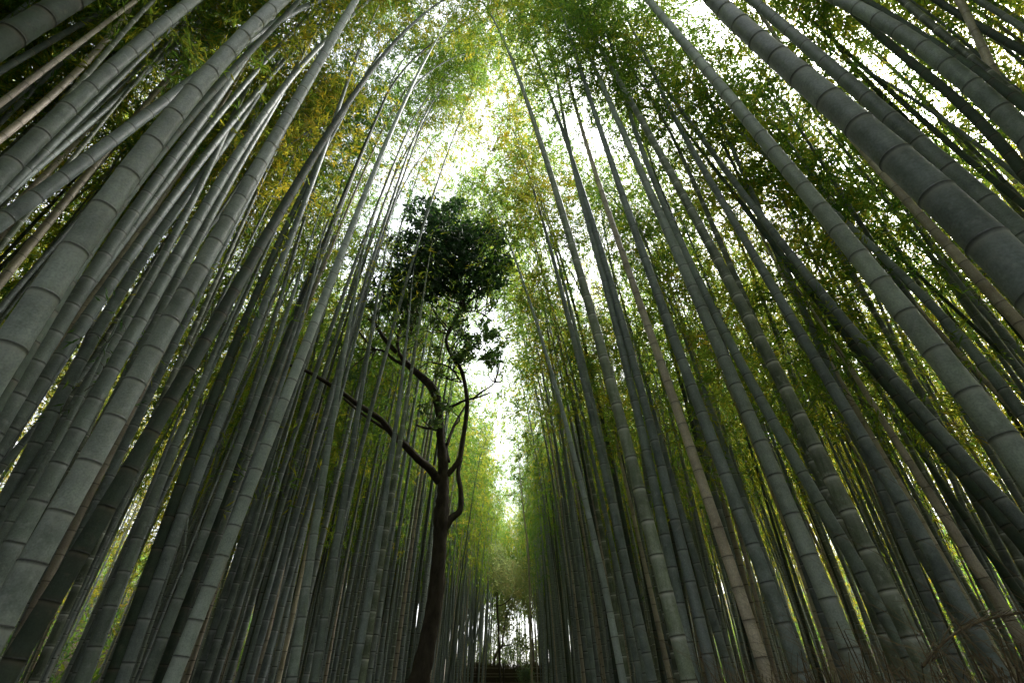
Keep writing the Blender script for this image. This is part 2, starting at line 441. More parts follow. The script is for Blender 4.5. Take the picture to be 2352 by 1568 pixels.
# traced culms: type, diameter, width in px at point i, i, points (2352-px frame, from below upwards), label
TR = [
 ("d", .13, 75, 0, [(0, 100), (165, 0)], "thick dark bamboo crossing the top left corner"),
 ("d", .09, 20, 0, [(0, 163), (140, 82), (282, 3)], "thin dark bamboo just below the thick one in the top left corner"),
 ("t", .09, 17, 1, [(0, 318), (190, 150), (310, 0)], "brownish thin bamboo between the top left corner and the thick grey one"),
 ("g", .13, 46, 1, [(23, 380), (158, 247), (322, 102), (430, 12)], "thick smooth grey bamboo, upper of the two large ones at the left edge"),
 ("g", .09, 16, 2, [(0, 455), (94, 380), (235, 255), (356, 148), (497, 10)], "slender grey bamboo bowed beneath the thick grey one at upper left"),
 ("t", .09, 16, 1, [(0, 500), (114, 400), (262, 218), (363, 91)], "slender brown bamboo slanting behind the thick grey one at upper left"),
 ("g", .13, 36, 1, [(0, 510), (175, 385), (302, 290), (410, 208), (560, 100), (740, 0)], "dark grey bamboo bent far over, crossing behind the brightest thick culm"),
 ("p", .13, 58, 1, [(17, 802), (329, 366), (480, 166), (648, 3)], "brightest and thickest pale grey bamboo on the left side"),
 ("d", .10, 23, 2, [(97, 748), (235, 530), (393, 322), (571, 124), (690, 0)], "shadowed dark bamboo tucked close behind the brightest thick one"),
 ("g", .13, 37, 1, [(17, 943), (191, 661), (289, 517), (403, 356)], "thick dark grey bamboo second below the brightest one at left"),
 ("t", .08, 16, 1, [(161, 755), (259, 614), (406, 406), (524, 215)], "tan thin bamboo squeezed between two dark grey ones at left"),
 ("g", .13, 30, 1, [(30, 979), (191, 743), (322, 557), (490, 333), (615, 185), (770, 20)], "mid grey bamboo with a long even slant beside the tan thin one"),
 ("g", .10, 16, 1, [(416, 373), (477, 296), (601, 151), (709, 37)], "slim grey bamboo with close nodes leaning into the upper left foliage"),
 ("g", .13, 28, 1, [(101, 984), (238, 735), (329, 594), (430, 450)], "blotchy lichen spotted grey bamboo in the left thicket"),
 ("g", .11, 22, 1, [(202, 876), (326, 683), (437, 463), (511, 322)], "pale slim bamboo just right of the blotchy one in the left thicket"),
 ("g", .13, 34, 1, [(168, 1007), (306, 764), (417, 569), (571, 316), (749, 94)], "dark slate grey thick bamboo rising left of the big beige grey one"),
 ("g", .11, 22, 1, [(351, 754), (410, 641), (484, 497), (588, 316)], "grey bamboo half hidden left of the big beige grey one"),
 ("p", .14, 44, 1, [(52, 1328), (427, 680), (642, 296), (818, 0)], "big beige grey bamboo running the whole height of the left side"),
 ("d", .13, 31, 2, [(37, 1508), (290, 1088), (477, 777), (621, 527), (784, 255), (865, 151), (1016, 3)], "long dark mossy bamboo arching over the path to the top"),
 ("g", .12, 25, 2, [(202, 1528), (307, 1249), (460, 893), (554, 678)], "plain grey bamboo crossed by the arching mossy one"),
 ("d", .11, 20, 2, [(322, 1370), (406, 1139), (517, 846), (628, 587), (770, 300)], "dark green slim bamboo right of the arching mossy one"),
 ("g", .12, 22, 2, [(289, 1532), (405, 1221), (542, 863), (668, 547), (760, 300)], "medium grey bamboo, second left of the pale one leaning by the forked tree"),
 ("g", .11, 20, 2, [(381, 1448), (468, 1223), (605, 873), (719, 533)], "medium grey bamboo, next left of the pale one leaning by the forked tree"),
 ("g", .10, 15, 1, [(615, 967), (682, 769), (739, 540)], "slim grey bamboo ending in leaves above the forked tree's long limb"),
 ("p", .13, 22, 2, [(390, 1568), (524, 1248), (704, 784), (846, 430), (938, 215)], "pale straight bamboo standing out clear to the left of the forked tree"),
 ("g", .11, 15, 2, [(682, 1480), (752, 1046), (804, 728), (841, 547)], "slender grey bamboo left of the forked tree, first of a close pair"),
 ("g", .10, 11, 1, [(700, 1200), (790, 880), (865, 587)], "thin bamboo behind the close pair left of the forked tree"),
 ("g", .11, 14, 1, [(720, 1568), (841, 836), (885, 577)], "slender grey bamboo left of the forked tree, second of a close pair"),
 ("g", .11, 15, 2, [(818, 1528), (878, 1186), (915, 930), (942, 695)], "grey bamboo in front of the forked tree's long left limb"),
 ("y", .11, 14, 2, [(844, 1478), (891, 1176), (935, 923), (982, 617)], "dark green white ringed bamboo in front of the forked tree's left limb"),
 # right side
 ("y", .13, 23, 2, [(1580, 1568), (1510, 1266), (1389, 836), (1298, 517), (1237, 309), (1175, 138)], "pale green bamboo with broad white node rings right of the path"),
 ("p", .14, 28, 2, [(1980, 1568), (1827, 1195), (1657, 809), (1526, 524), (1409, 252), (1301, 0)], "long pale streaked bamboo with dark stains, right of the path"),
 ("y", .13, 28, 2, [(2102, 1494), (1948, 1162), (1736, 762), (1605, 524), (1432, 202), (1318, 7)], "dark olive bamboo with white node rings, right of the streaked one"),
 ("p", .14, 50, 2, [(2307, 1007), (2189, 859), (2001, 624), (1739, 302), (1489, 0)], "thick blue grey bamboo sweeping down to the right edge"),
 ("g", .14, 84, 2, [(2352, 640), (2186, 480), (2058, 366), (1860, 195), (1640, 0)], "thickest bamboo of all, filling the upper right"),
 ("g", .13, 40, 2, [(2297, 494), (2179, 390), (1981, 218), (1726, 0)], "thick grey bamboo right behind the thickest one"),
 ("g", .13, 48, 1, [(2340, 296), (2163, 144), (1944, 10)], "thick shaded bamboo near the top right corner"),
 ("d", .10, 22, 1, [(2352, 242), (2173, 118), (1985, 0)], "dark bamboo directly above the thick shaded one near the top right corner"),
 ("t", .10, 26, 1, [(2352, 335), (2280, 161), (2203, 0)], "brown steep bamboo crossing the others in the top right corner"),
 ("d", .09, 20, 1, [(2352, 118), (2213, 40), (2149, 0)], "dark thin bamboo second from the top right corner"),
 ("d", .08, 11, 1, [(2352, 57), (2290, 27), (2223, 0)], "thinnest dark bamboo in the top right corner"),
 ("d", .12, 30, 1, [(2352, 396), (2260, 292), (2146, 188)], "dark shadowed bamboo below the thick shaded one at upper right"),
 ("g", .08, 14, 1, [(2307, 380), (2166, 275), (2032, 188)], "light thin bamboo catching the sky at upper right"),
 ("d", .08, 13, 2, [(2352, 470), (2189, 339), (2062, 222), (1934, 111), (1830, 20)], "dark thin bamboo running between the two thickest at upper right"),
 ("g", .12, 25, 1, [(2297, 876), (2169, 742), (2005, 577), (1880, 443), (1759, 366), (1615, 218)], "dark grey bamboo shadowing the sweeping blue grey one"),
 ("t", .11, 27, 1, [(2352, 755), (2213, 604), (2082, 460)], "brown thick bamboo under the thickest one at the right edge"),
 ("t", .08, 15, 1, [(2352, 967), (2179, 786), (2021, 607)], "thin tan bamboo hugging the sweeping blue grey one"),
 ("g", .10, 20, 1, [(2324, 786), (2236, 688), (2126, 547)], "dark slate bamboo between the brown thick one and the tan thin one"),
 ("d", .08, 12, 1, [(2324, 833), (2159, 678), (1995, 527)], "thin dark green bamboo between the slate one and the tan thin one"),
 ("g", .12, 22, 2, [(2352, 1209), (2052, 866), (1911, 700), (1763, 521), (1567, 255), (1399, 47)], "very long grey bamboo slanting across the right side"),
 ("d", .12, 21, 2, [(2352, 1250), (2122, 990), (1948, 775), (1756, 534), (1622, 363), (1536, 250)], "dark mossy bamboo alongside the very long grey one"),
 ("g", .12, 24, 1, [(2082, 1175), (1840, 762), (1692, 527), (1600, 360)], "dark charcoal bamboo left of the mossy one on the right side"),
 ("t", .08, 14, 1, [(2119, 1202), (1927, 870), (1746, 534)], "thin tan bamboo right of the charcoal one"),
 ("g", .11, 20, 1, [(1985, 1327), (1655, 745), (1568, 567)], "grey bamboo between the streaked one and the olive one"),
 ("g", .12, 21, 2, [(1783, 1390), (1649, 1048), (1523, 715), (1449, 497), (1362, 249), (1288, 17)], "slate bamboo just right of the bright tan one"),
 ("t", .11, 18, 2, [(1768, 1568), (1645, 1209), (1503, 789), (1389, 464), (1295, 128)], "bright tan bamboo standing tall right of the path"),
 ("g", .11, 16, 2, [(1635, 1541), (1543, 1175), (1426, 715), (1352, 497), (1278, 255), (1241, 161)], "grey bamboo just left of the bright tan one"),
 ("g", .11, 14, 2, [(1553, 1343), (1469, 980), (1385, 624), (1355, 534)], "shaded grey bamboo between the white ringed one and the bright tan one"),
 ("g", .11, 13, 2, [(1493, 1538), (1405, 1152), (1311, 755), (1254, 534), (1204, 370)], "grey bamboo left of the pale green white ringed one"),
 ("g", .10, 11, 1, [(1420, 1200), (1335, 812), (1264, 534)], "slim grey bamboo crossing behind the white ringed one"),
 ("p", .10, 10.5, 2, [(1399, 1394), (1338, 1125), (1264, 846), (1187, 608)], "whitish thin bamboo leaning most toward the gap of sky"),
 ("g", .10, 9, 1, [(1345, 1400), (1301, 1058), (1251, 715), (1237, 617)], "slim bamboo just right of the whitish leaning one"),
 ("y", .11, 12, 1, [(1436, 1528), (1370, 1162), (1300, 850)], "narrow green bamboo with evenly spaced white rings, low right of the path"),
 ("g", .11, 13, 1, [(1470, 1560), (1395, 1202), (1320, 880)], "plain grey bamboo next to the narrow white ringed one"),
 ("t", .10, 12, 1, [(1540, 1560), (1470, 1250), (1400, 950)], "dull tan bamboo low right of the path, left of the white ringed one"),
 ("g", .12, 20, 1, [(1680, 1560), (1590, 1260), (1500, 940)], "stout grey bamboo low between the white ringed one and the bright tan one"),
 ("g", .12, 21, 1, [(1860, 1560), (1760, 1290), (1640, 960)], "stout grey bamboo low between the bright tan one and the streaked one"),
 ("t", .10, 17, 1, [(1905, 1500), (1819, 1245), (1700, 950)], "pinkish tan bamboo low in front of the streaked one"),
 ("g", .12, 20, 1, [(2200, 1420), (2060, 1180), (1900, 900)], "dim bamboo low among the brush on the right side"),
 ("t", .12, 30, 1, [(2330, 1440), (2190, 1220), (2050, 1000)], "broad brown bamboo low behind the dry brush"),
 ("d", .12, 24, 1, [(2352, 1380), (2240, 1220), (2090, 1000)], "dark green bamboo low at the right edge behind the brush"),
 # left bottom
 ("d", .13, 34, 1, [(0, 1335), (110, 1140), (260, 870)], "dark thick bamboo low at the left edge"),
 ("g", .13, 40, 1, [(0, 1240), (60, 1140), (190, 900)], "dim grey thick bamboo lowest at the left edge"),
 ("g", .12, 24, 1, [(170, 1568), (300, 1240), (400, 985)], "dim grey bamboo low between the beige grey one and the mossy one"),
 ("g", .12, 26, 1, [(400, 1568), (500, 1300), (585, 1060)], "broad grey bamboo low behind the pale straight one"),
 ("g", .12, 24, 1, [(470, 1560), (545, 1330), (620, 1080)], "broad grey bamboo low just right of the pale straight one"),
 ("d", .11, 20, 1, [(300, 1520), (390, 1280), (480, 1030)], "dark bamboo low between two dim grey ones on the left"),
 ("t", .10, 15, 1, [(590, 1568), (650, 1300), (720, 1000)], "brown bamboo low left of the slender pair"),
 ("t", .09, 12, 1, [(640, 1560), (690, 1330), (760, 1000)], "reddish brown thin bamboo low behind the slender pair"),
 ("g", .12, 20, 1, [(560, 1568), (605, 1400), (680, 1120)], "grey bamboo low left of the brown one on the left side"),
]


def solve(pts, w, iref, D, H):
    r = ray(*pts[iref])
    r2 = ray(*pts[iref + 1 if iref + 1 < len(pts) else iref - 1])
    Dr, zd = D, D * F / w
    for _ in range(6):
        P = CAM + r * zd
        hh = P[:2] / np.linalg.norm(P[:2])
        P2 = CAM + r2 * ((P[:2] @ hh) / max(r2[:2] @ hh, 0.05))
        T = norm(P2 - P)
        nn = norm(np.cross(T, P - CAM))              # across the culm, square to the line of sight
        Dr = D * float(prof(np.array(max(P[2], 0) / H)))

        def px(X):
            d = X - CAM
            zc = d @ np.array([0, cp, sp_])
            return np.array([d[0], d @ np.array([0, -sp_, cp])]) / zc * F
        a0_, a1_, t1_ = px(P - nn * Dr / 2), px(P + nn * Dr / 2), norm(px(P + T * 0.05) - px(P))
        dv = a1_ - a0_
        zd *= abs(dv[0] * t1_[1] - dv[1] * t1_[0]) / w
    P = CAM + r * zd
    h2 = P[:2] / np.linalg.norm(P[:2])
    e = np.array([-h2[1], h2[0]])
    dist = P[:2] @ h2
    S, Z = [], []
    for p in pts:
        q = ray(*p)
        t = dist / max(q[:2] @ h2, 0.05)
        X = CAM + q * t
        S.append(X[:2] @ e); Z.append(X[2])
    S, Z = np.array(S), np.array(Z)
    o = np.argsort(Z); S, Z = S[o], Z[o]
    deg = 1 if len(Z) < 3 else (2 if len(Z) < 5 else 3)
    co = np.polyfit(Z, S, deg)
    dco = np.polyder(co)
    z0, z1 = Z[0], Z[-1]
    f = lambda z: np.polyval(co, z)
    gz = float(ground_z(max(P[1], 0)))
    s_low, d_low = f(z0), np.polyval(dco, z0)
    sb = s_low - d_low * 0.8 * (z0 - gz)
    base = np.array([*(h2 * dist + e * sb), gz])

    def lean(z):
        if z < z0:
            d = d_low * 0.8
        else:
            d = np.polyval(dco, min(z, z1)) * max(0.0, 1 - max(z - z1, 0) / 5)
        return e * d
    return base, lean, z1, h2, e, dist, np.polyval(dco, z1), Dr


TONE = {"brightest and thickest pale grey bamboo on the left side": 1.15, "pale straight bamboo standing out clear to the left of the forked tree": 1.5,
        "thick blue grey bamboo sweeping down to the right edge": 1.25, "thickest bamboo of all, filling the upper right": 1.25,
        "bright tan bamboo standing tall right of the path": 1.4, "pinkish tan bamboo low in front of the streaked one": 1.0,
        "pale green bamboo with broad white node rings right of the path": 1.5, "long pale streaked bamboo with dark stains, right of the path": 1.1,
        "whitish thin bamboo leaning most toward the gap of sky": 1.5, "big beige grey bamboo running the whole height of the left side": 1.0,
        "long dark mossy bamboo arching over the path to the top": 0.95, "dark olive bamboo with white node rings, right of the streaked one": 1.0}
placed = []          # (x, y) of every culm base
import time as _t
_t0 = _t.time()
for (typ, D, w, iref, pts, label) in TR:
    H = rng.uniform(15.0, 17.5)
    base, lean, z1, h2, e, dist, dtop, Dr = solve(pts, w, iref, D, H)
    side = -1 if base[0] < -0.6 else 1
    H, sparse = max(H, z1 + 2.2), False
    if pts[-1][1] > 100 and dist > 6 and side > 0: H = z1 + rng.uniform(1.8, 3.2)
    if pts[-1][1] > 530 and side < 0 and base[0] > -5 and base[1] > 3.5:
        H, sparse = z1 + rng.uniform(0.5, 1.0), True
    bd = np.array([-side * 1.0, rng.uniform(-0.3, 0.3)])
    bd /= np.linalg.norm(bd)
    cv = Curve(base, lean, H + 0.02 * H, max(z1, H * 0.66), bd, rng.uniform(0.006, 0.02))
    placed.append(base[:2])
    near = dist < 4.5
    a0 = rng.uniform(0.52, 0.62) * cv.L
    if near: a0 = max(a0, 0.62 * cv.L)
    if side < 0 and 3.5 < base[1] < 11 and base[0] > -6.5: a0 = max(0.76 * cv.L, cv.L - 2.6)
    if side > 0 and pts[-1][0] < 1262: a0 = 0.7 * cv.L
    hue = np.clip(rng.normal(0.42, 0.18), 0.05, 0.74)
    grp = "bamboos lining the left side of the path" if side < 0 else "bamboos lining the right side of the path"
    bamboo(cv, D, typ, label, grp, rng, 24 if w > 40 else (16 if w > 18 else 12), True,
           (a0, 0.27, 2, 5, 0.6, 0.115) if sparse else (a0, 0.27, 9, 15, 1.6, 0.115), hue, TONE.get(label, rng.uniform(0.85, 1.25)) * (1.3 if side > 0 else 1.1))  # right-hand stems coloured lighter, standing in for light they lack

# ------------------------------------------------------------------ the rest of the grove
fills = []


def try_fill(n, xr, yr, dmin, ok):
    got = 0
    for _ in range(n * 12):
        if got >= n: break
        x, y = rng.uniform(*xr), rng.uniform(*yr)
        if not ok(x, y): continue
        p = np.array([x, y])
        if len(placed) and np.min(np.sum((np.array(placed) - p) ** 2, 1)) < dmin ** 2: continue
        placed.append(p); fills.append((x, y)); got += 1


LE = lambda y: -2.95 + 0.022 * y          # left and right edge of the planted strips
RE = lambda y: 1.35 + 0.010 * y + (0.8 if y < 9 else 0)
tall = [(-2.9, 12.3), (-3.4, 12.8), (-2.6, 13.3), (-3.1, 13.9), (-2.75, 14.6), (-3.5, 14.2), (-2.5, 15.4), (-3.2, 15.8), (-3.9, 13.2), (-2.9, 16.8), (-4.1, 14.9), (-3.4, 5.8), (-3.7, 6.5), (-3.1, 7.1), (-3.4, 7.8), (-2.9, 8.4), (-3.6, 7.3), (-2.8, 17.6), (-3.3, 6.3), (-3.9, 8.3), (-4.3, 9.6), (-3.8, 10.4), (-4.6, 8.8), (-4.2, 7.4), (-2.6, 15.0),
        (2.2, 9.2), (1.9, 10.3), (2.4, 11.0), (1.75, 11.8), (2.1, 12.9), (1.7, 13.8), (2.3, 14.6), (1.8, 15.7), (2.0, 17.2), (1.7, 18.6), (2.3, 8.2)]
for p in tall:
    placed.append(np.array(p)); fills.append(p)
far_enough = lambda x, y: math.hypot(x, y) > 5.2
try_fill(60, (-9, -3.2), (0, 9.5), 0.45, lambda x, y: far_enough(x, y))
try_fill(60, (3.0, 9), (0, 9.5), 0.45, lambda x, y: far_enough(x, y))
try_fill(140, (-4.6, -1.8), (12, 56), 0.40, lambda x, y: x < LE(y) + 0.15)
try_fill(140, (1.3, 3.8), (9, 56), 0.40, lambda x, y: x > RE(y))
try_fill(380, (-13, -4.0), (-1, 56), 0.55, lambda x, y: far_enough(x, y) and x < LE(y))
try_fill(380, (3.2, 13), (-1, 56), 0.55, lambda x, y: far_enough(x, y) and x > RE(y) + 0.4)
try_fill(330, (-12, -3.6), (1, 50), 0.40, lambda x, y: far_enough(x, y) and x < LE(y))
try_fill(330, (3.0, 12), (1, 50), 0.40, lambda x, y: far_enough(x, y) and x > RE(y) + 0.4)
try_fill(70, (-12, -4.4), (-3, 5), 0.45, far_enough)
try_fill(45, (4.4, 12), (-3, 5), 0.45, far_enough)
edge = len(fills)
try_fill(300, (-26, -11), (-5, 60), 0.7, lambda x, y: True)
try_fill(300, (11, 26), (-5, 60), 0.7, lambda x, y: True)
try_fill(120, (-9, 9), (54, 68), 0.6, lambda x, y: True)
behind = len(fills)
try_fill(260, (-13, 13), (-15, -1), 0.7, lambda x, y: abs(x + 0.6) > 2.4 or y < -5)  # unseen grove behind the camera, thickened and closed over the path for shade

order = sorted(range(len(fills)), key=lambda i: math.hypot(*fills[i]) + (100 if i >= edge else 0))
N_IND = 300 - len(TR)
individual = set(order[:N_IND])
SIDE = {-1: "left", 1: "right"}
COL = {"g": "grey", "y": "green white ringed", "d": "dark mossy", "t": "tan", "p": "pale"}
mc_v, mc_q, mc_n, mc_b, mc_m, ncv = [], [], [], [], [], 0
ml = MB()
for i, (x, y) in enumerate(fills):
    side = -1 if x < -0.6 else 1
    D = rng.uniform(0.06, 0.115)
    H = rng.uniform(12.5, 17.0) * (0.8 + 0.2 * D / 0.12)
    row = LE(y) - 1.8 < x < RE(y) + 2
    if row and y > 9: H = rng.uniform(13.5, 16.0)
    if -5.0 < x < -2 and 4.5 < y < 11.2: H = rng.uniform(16.5, 18.5)
    gz = float(ground_z(max(y, 0), x))
    l0 = np.array([-side * rng.normal(0.015, 0.02), rng.normal(0, 0.02)])
    if rng.random() < 0.05: l0 = rng.normal(0, 0.09, 2)
    l1 = np.array([-side * rng.normal(0.0045 if side < 0 else (0.0102 if row and y > 9 else 0.007), 0.003), rng.normal(0, 0.002)])
    if i >= edge: l1[0] *= 0.3
    if i < len(tall): 
        H, D = (rng.uniform(19, 20.5), 0.11) if side < 0 and y > 9 else (rng.uniform(18, 19), 0.09)
        l0, l1 = ((np.array([0.015, 0.0]), np.array([0.0045, -0.001])) if y > 9 else (np.array([0.03, 0.0]), np.array([rng.uniform(0.003, 0.0085), 0.0]))) if side < 0 else (np.array([-0.03, 0.0]), np.array([-0.0125, 0.0]))
    lean = lambda z, l0=l0, l1=l1, gz=gz: l0 + l1 * (z - gz)
    bd = np.array([-side * 1.0, rng.normal(0, 0.6)]); bd /= np.linalg.norm(bd)
    if i >= edge or rng.random() < 0.3:
        a = rng.uniform(0, 6.28); bd = np.array([math.cos(a), math.sin(a)])
    cv = Curve(np.array([x, y, gz]), lean, H, gz + H * rng.uniform(0.6, 0.75), bd, rng.uniform(0.02, 0.07))
    typ = rng.choice(["g", "g", "g", "d", "y", "t", "p"])
    deep = abs(x + 0.6)
    a0f = rng.uniform(0.38, 0.54) if math.hypot(x, y) > 11 else rng.uniform(0.6, 0.7)
    if deep > 9: a0f = rng.uniform(0.33, 0.5)
    if i >= edge: a0f = rng.uniform(0.05, 0.5)
    end = y > 53 and abs(x) < 9.5 or i >= behind
    if end: a0f = rng.uniform(0.3, 0.6)
    hue = float(np.clip(rng.normal(0.40 + 0.03 * max(deep - 4, 0), 0.19), 0.05, 0.76))
    if -5.0 < x < -2 and 4.5 < y < 11.2: a0f = 0.70
    if i < len(tall): hue = min(hue, 0.45); a0f = 0.79 if y < 9 and side < 0 else 0.5
    if i in individual:
        dist = math.hypot(x, y)
        zone = "near" if dist < 8.5 else ("mid" if dist < 15 else "far")
        s = SIDE[side]
        size = "slim" if D < 0.088 else "stout"
        lab = {
            "near": f"{size} {COL[typ]} bamboo just behind the big front ones, {s} of the path",
            "mid": f"{size} {COL[typ]} bamboo in the middle, {s} of the path" + (" beside the forked tree" if s == "left" else ""),
            "far": f"{size} {COL[typ]} bamboo in the far rows along the {s} of the path",
        }[zone]
        grp = {"near": f"crowded bamboos behind the front row on the {s}", "mid": f"middle thicket bamboos on the {s}", "far": f"far rows of bamboos on the {s}"}[zone]
        bamboo(cv, D, typ, lab, grp, rng, 10, True, (a0f * cv.L, 0.27, (8 if side > 0 else 10) if dist > 9 else (4 if side > 0 and y < 6 else (7 if side > 0 else 10)), 13, 1.6, 0.118), hue)
    else:
        far = i < edge
        V, Q, nd, bl, _tn = culm_geo(cv, D, rng, 7, False)
        mc_v.append(V); mc_q.append(Q + ncv); ncv += len(V); mc_n.append(nd); mc_b.append(bl)
        mc_m.append(np.full(len(Q), "gydtp".index(typ)))
        if not end and rng.random() < ((0.72 if y < 6 and side > 0 else (0.40 if side > 0 else 0.25)) if far else 0.3): continue
        k = (6, 9, 0.165) if far else ((7, 9, 0.22) if end else (6, 8, 0.20))
        V, Q, mi, rr = crown_geo(cv, D, rng, a0f * cv.L, cv.L, 0.34, k[0], k[1], 1.8, k[2], hue, 0.22, True)
        ml.v.append(V); ml.q.append(Q + ml.n); ml.n += len(V); ml.m.append(mi); ml.r.append(rr)

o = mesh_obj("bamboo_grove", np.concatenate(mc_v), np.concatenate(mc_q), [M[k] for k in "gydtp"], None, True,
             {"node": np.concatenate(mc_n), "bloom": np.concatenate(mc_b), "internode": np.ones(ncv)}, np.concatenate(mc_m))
tag(o, "countless thin bamboo stems filling the grove far behind", "bamboo grove", None, "stuff")
o = ml.build("bamboo_foliage", [M["leaf"], M["twig"]], None, False)
tag(o, "leaves of the far bamboo stems merging into one canopy", "foliage", None, "stuff")
print("bamboo built", round(_t.time() - _t0, 1))


# ------------------------------------------------------------------ broadleaf tree between the left culms and the path
def smooth_poly(P, n=6):
    """Catmull-Rom through P (k,d) -> dense"""
    P = np.asarray(P, float)
    A = np.vstack([2 * P[0] - P[1], P, 2 * P[-1] - P[-2]])
    out = []
    for i in range(1, len(A) - 2):
        for t in np.linspace(0, 1, n, endpoint=False):
            p0, p1, p2, p3 = A[i - 1:i + 3]
            out.append(0.5 * ((2 * p1) + (-p0 + p2) * t + (2 * p0 - 5 * p1 + 4 * p2 - p3) * t ** 2 + (-p0 + 3 * p1 - 3 * p2 + p3) * t ** 3))
    out.append(P[-1])
    return np.array(out)


TY = 10.5


def limb(pts, w0, w1, Y=TY, dy=0.0, first=None, lumps=0.06):
    """pixel path -> 3-D path; widths in px at both ends"""
    P, W = [], []
    for k, p in enumerate(pts):
        f = k / (len(pts) - 1)
        q = at(p[0], p[1], Y + dy * f)
        P.append(q)
        zd = (q - CAM) @ np.array([0, cp, sp_])
        W.append((w0 * (1 - f) + w1 * f) * zd / F * 0.44)
    if first is not None:
        P.insert(0, first[0]); W.insert(0, first[1])
    D = smooth_poly(np.hstack([np.array(P), np.array(W)[:, None]]))
    r = np.maximum(D[:, 3], 0.004) * (1 + lumps * np.sin(np.arange(len(D)) * 1.7 + rng.uniform(0, 6)) * rng.uniform(0.5, 1, len(D)))
    return D[:, :3], r


tb = at(961, 1568, TY)
tree = empty("broadleaf_tree", (tb[0] - 0.12, TY, 0), "dark crooked tree forking into bare limbs under a small leafy top, left of the path", "tree")
tloc = np.array([tb[0] - 0.12, TY, 0.0])
base_pts = [(981, 1478), (999, 1377), (1006, 1310), (1011, 1229), (1013, 1189), (1017, 1142), (1018, 1108), (1017, 1058), (1012, 997), (1009, 947), (999, 903), (986, 883), (969, 866), (949, 849), (935, 836)]
ww = [48, 43, 40, 37, 42, 34, 30, 27, 22, 22, 24, 24, 20, 17, 15]
P, W = [np.array([tb[0] - 0.15, TY, -0.1]), np.array([tb[0] - 0.1, TY, 0.8]), tb], [0.24, 0.20, 0.185]
for (u, v), w in zip(base_pts, ww):
    q = at(u, v, TY); P.append(q); W.append(0.84 * w * ((q - CAM) @ np.array([0, cp, sp_])) / F * 0.5)
Dn = smooth_poly(np.hstack([np.array(P), np.array(W)[:, None]]), 5)
rr = Dn[:, 3] * (1 + 0.05 * np.sin(np.arange(len(Dn)) * 2.1) + rng.normal(size=len(Dn)) * 0.02)
V, Q = tube(Dn[:, :3], rr, 14)
V = V + (rng.normal(size=V.shape) * 0.006)
mesh_obj("trunk", V - tloc, Q, [M["bark"]], tree)
LIMBS = [
 ([(1008, 1105), (986, 1075), (962, 1055), (932, 1024), (902, 997), (878, 967), (851, 947), (818, 926), (784, 900), (740, 872), (700, 850), (655, 835)], 24, 7, -3.0),
 ([(905, 998), (865, 972), (828, 947), (790, 915)], 9, 6, -1.6),
 ([(1028, 1090), (1043, 1072), (1056, 1052), (1063, 1010), (1070, 964), (1073, 923), (1068, 883), (1059, 849), (1043, 826), (1029, 799), (1026, 775), (1043, 742), (1053, 722), (1066, 705), (1083, 688), (1100, 678), (1125, 664)], 15, 5, 0.4),
 ([(1066, 703), (1058, 685), (1056, 665), (1060, 640), (1075, 615), (1085, 595)], 6, 3, 0.2),
 ([(1020, 1215), (1036, 1190), (1057, 1170), (1058, 1125), (1052, 1085), (1060, 1051)], 22, 9, 0.3),
 ([(935, 836), (918, 816), (898, 796), (881, 775), (868, 755), (850, 735), (838, 722)], 14, 7, 0.3),
 ([(918, 818), (913, 790), (918, 765), (925, 745)], 12, 5, 0.3),
 ([(925, 836), (905, 826), (880, 806), (855, 798), (825, 762)], 9, 4, 0.2),
 ([(1023, 938), (1045, 930), (1066, 920), (1095, 913), (1127, 901)], 9, 4, 0.2),
 ([(1085, 917), (1106, 900), (1122, 890), (1137, 878)], 6, 3, 0.2),
 ([(1020, 995), (1000, 985), (975, 982), (955, 975)], 10, 5, 0.5),
 ([(1060, 878), (1040, 850), (1020, 838), (985, 832), (965, 845)], 5, 3, 0.3),
 ([(1027, 1020), (1040, 985), (1055, 955), (1070, 930)], 9, 5, 0.6),
 ([(1066, 715), (1090, 715), (1115, 722), (1128, 705), (1126, 680)], 4, 2, 0.3),
 ([(1030, 1060), (1025, 1030), (1032, 1010)], 12, 6, 0.2),
 ([(1060, 655), (1040, 640), (1010, 640), (975, 630)], 4, 2, -0.3),
 ([(1075, 612), (1060, 585), (1030, 560), (1010, 520), (1005, 480)], 4, 2, -0.3),
 ([(1085, 595), (1110, 575), (1130, 560)], 3, 2, 0.2),
 ([(1100, 678), (1112, 640), (1108, 610), (1120, 590)], 4, 2, 0.4),
 ([(935, 835), (930, 800), (945, 760), (950, 720), (965, 690), (968, 655)], 6, 2, 0.5),
]
LP = []
for pts, w0, w1, dy in LIMBS:
    P, r = limb(pts, w0, w1, TY, dy)
    LP.append(P)
    V, Q = tube(P, r, 8, ref=(0.3, 1, 0.2))
    mesh_obj("limb", V - tloc, Q, [M["bark"]], tree)
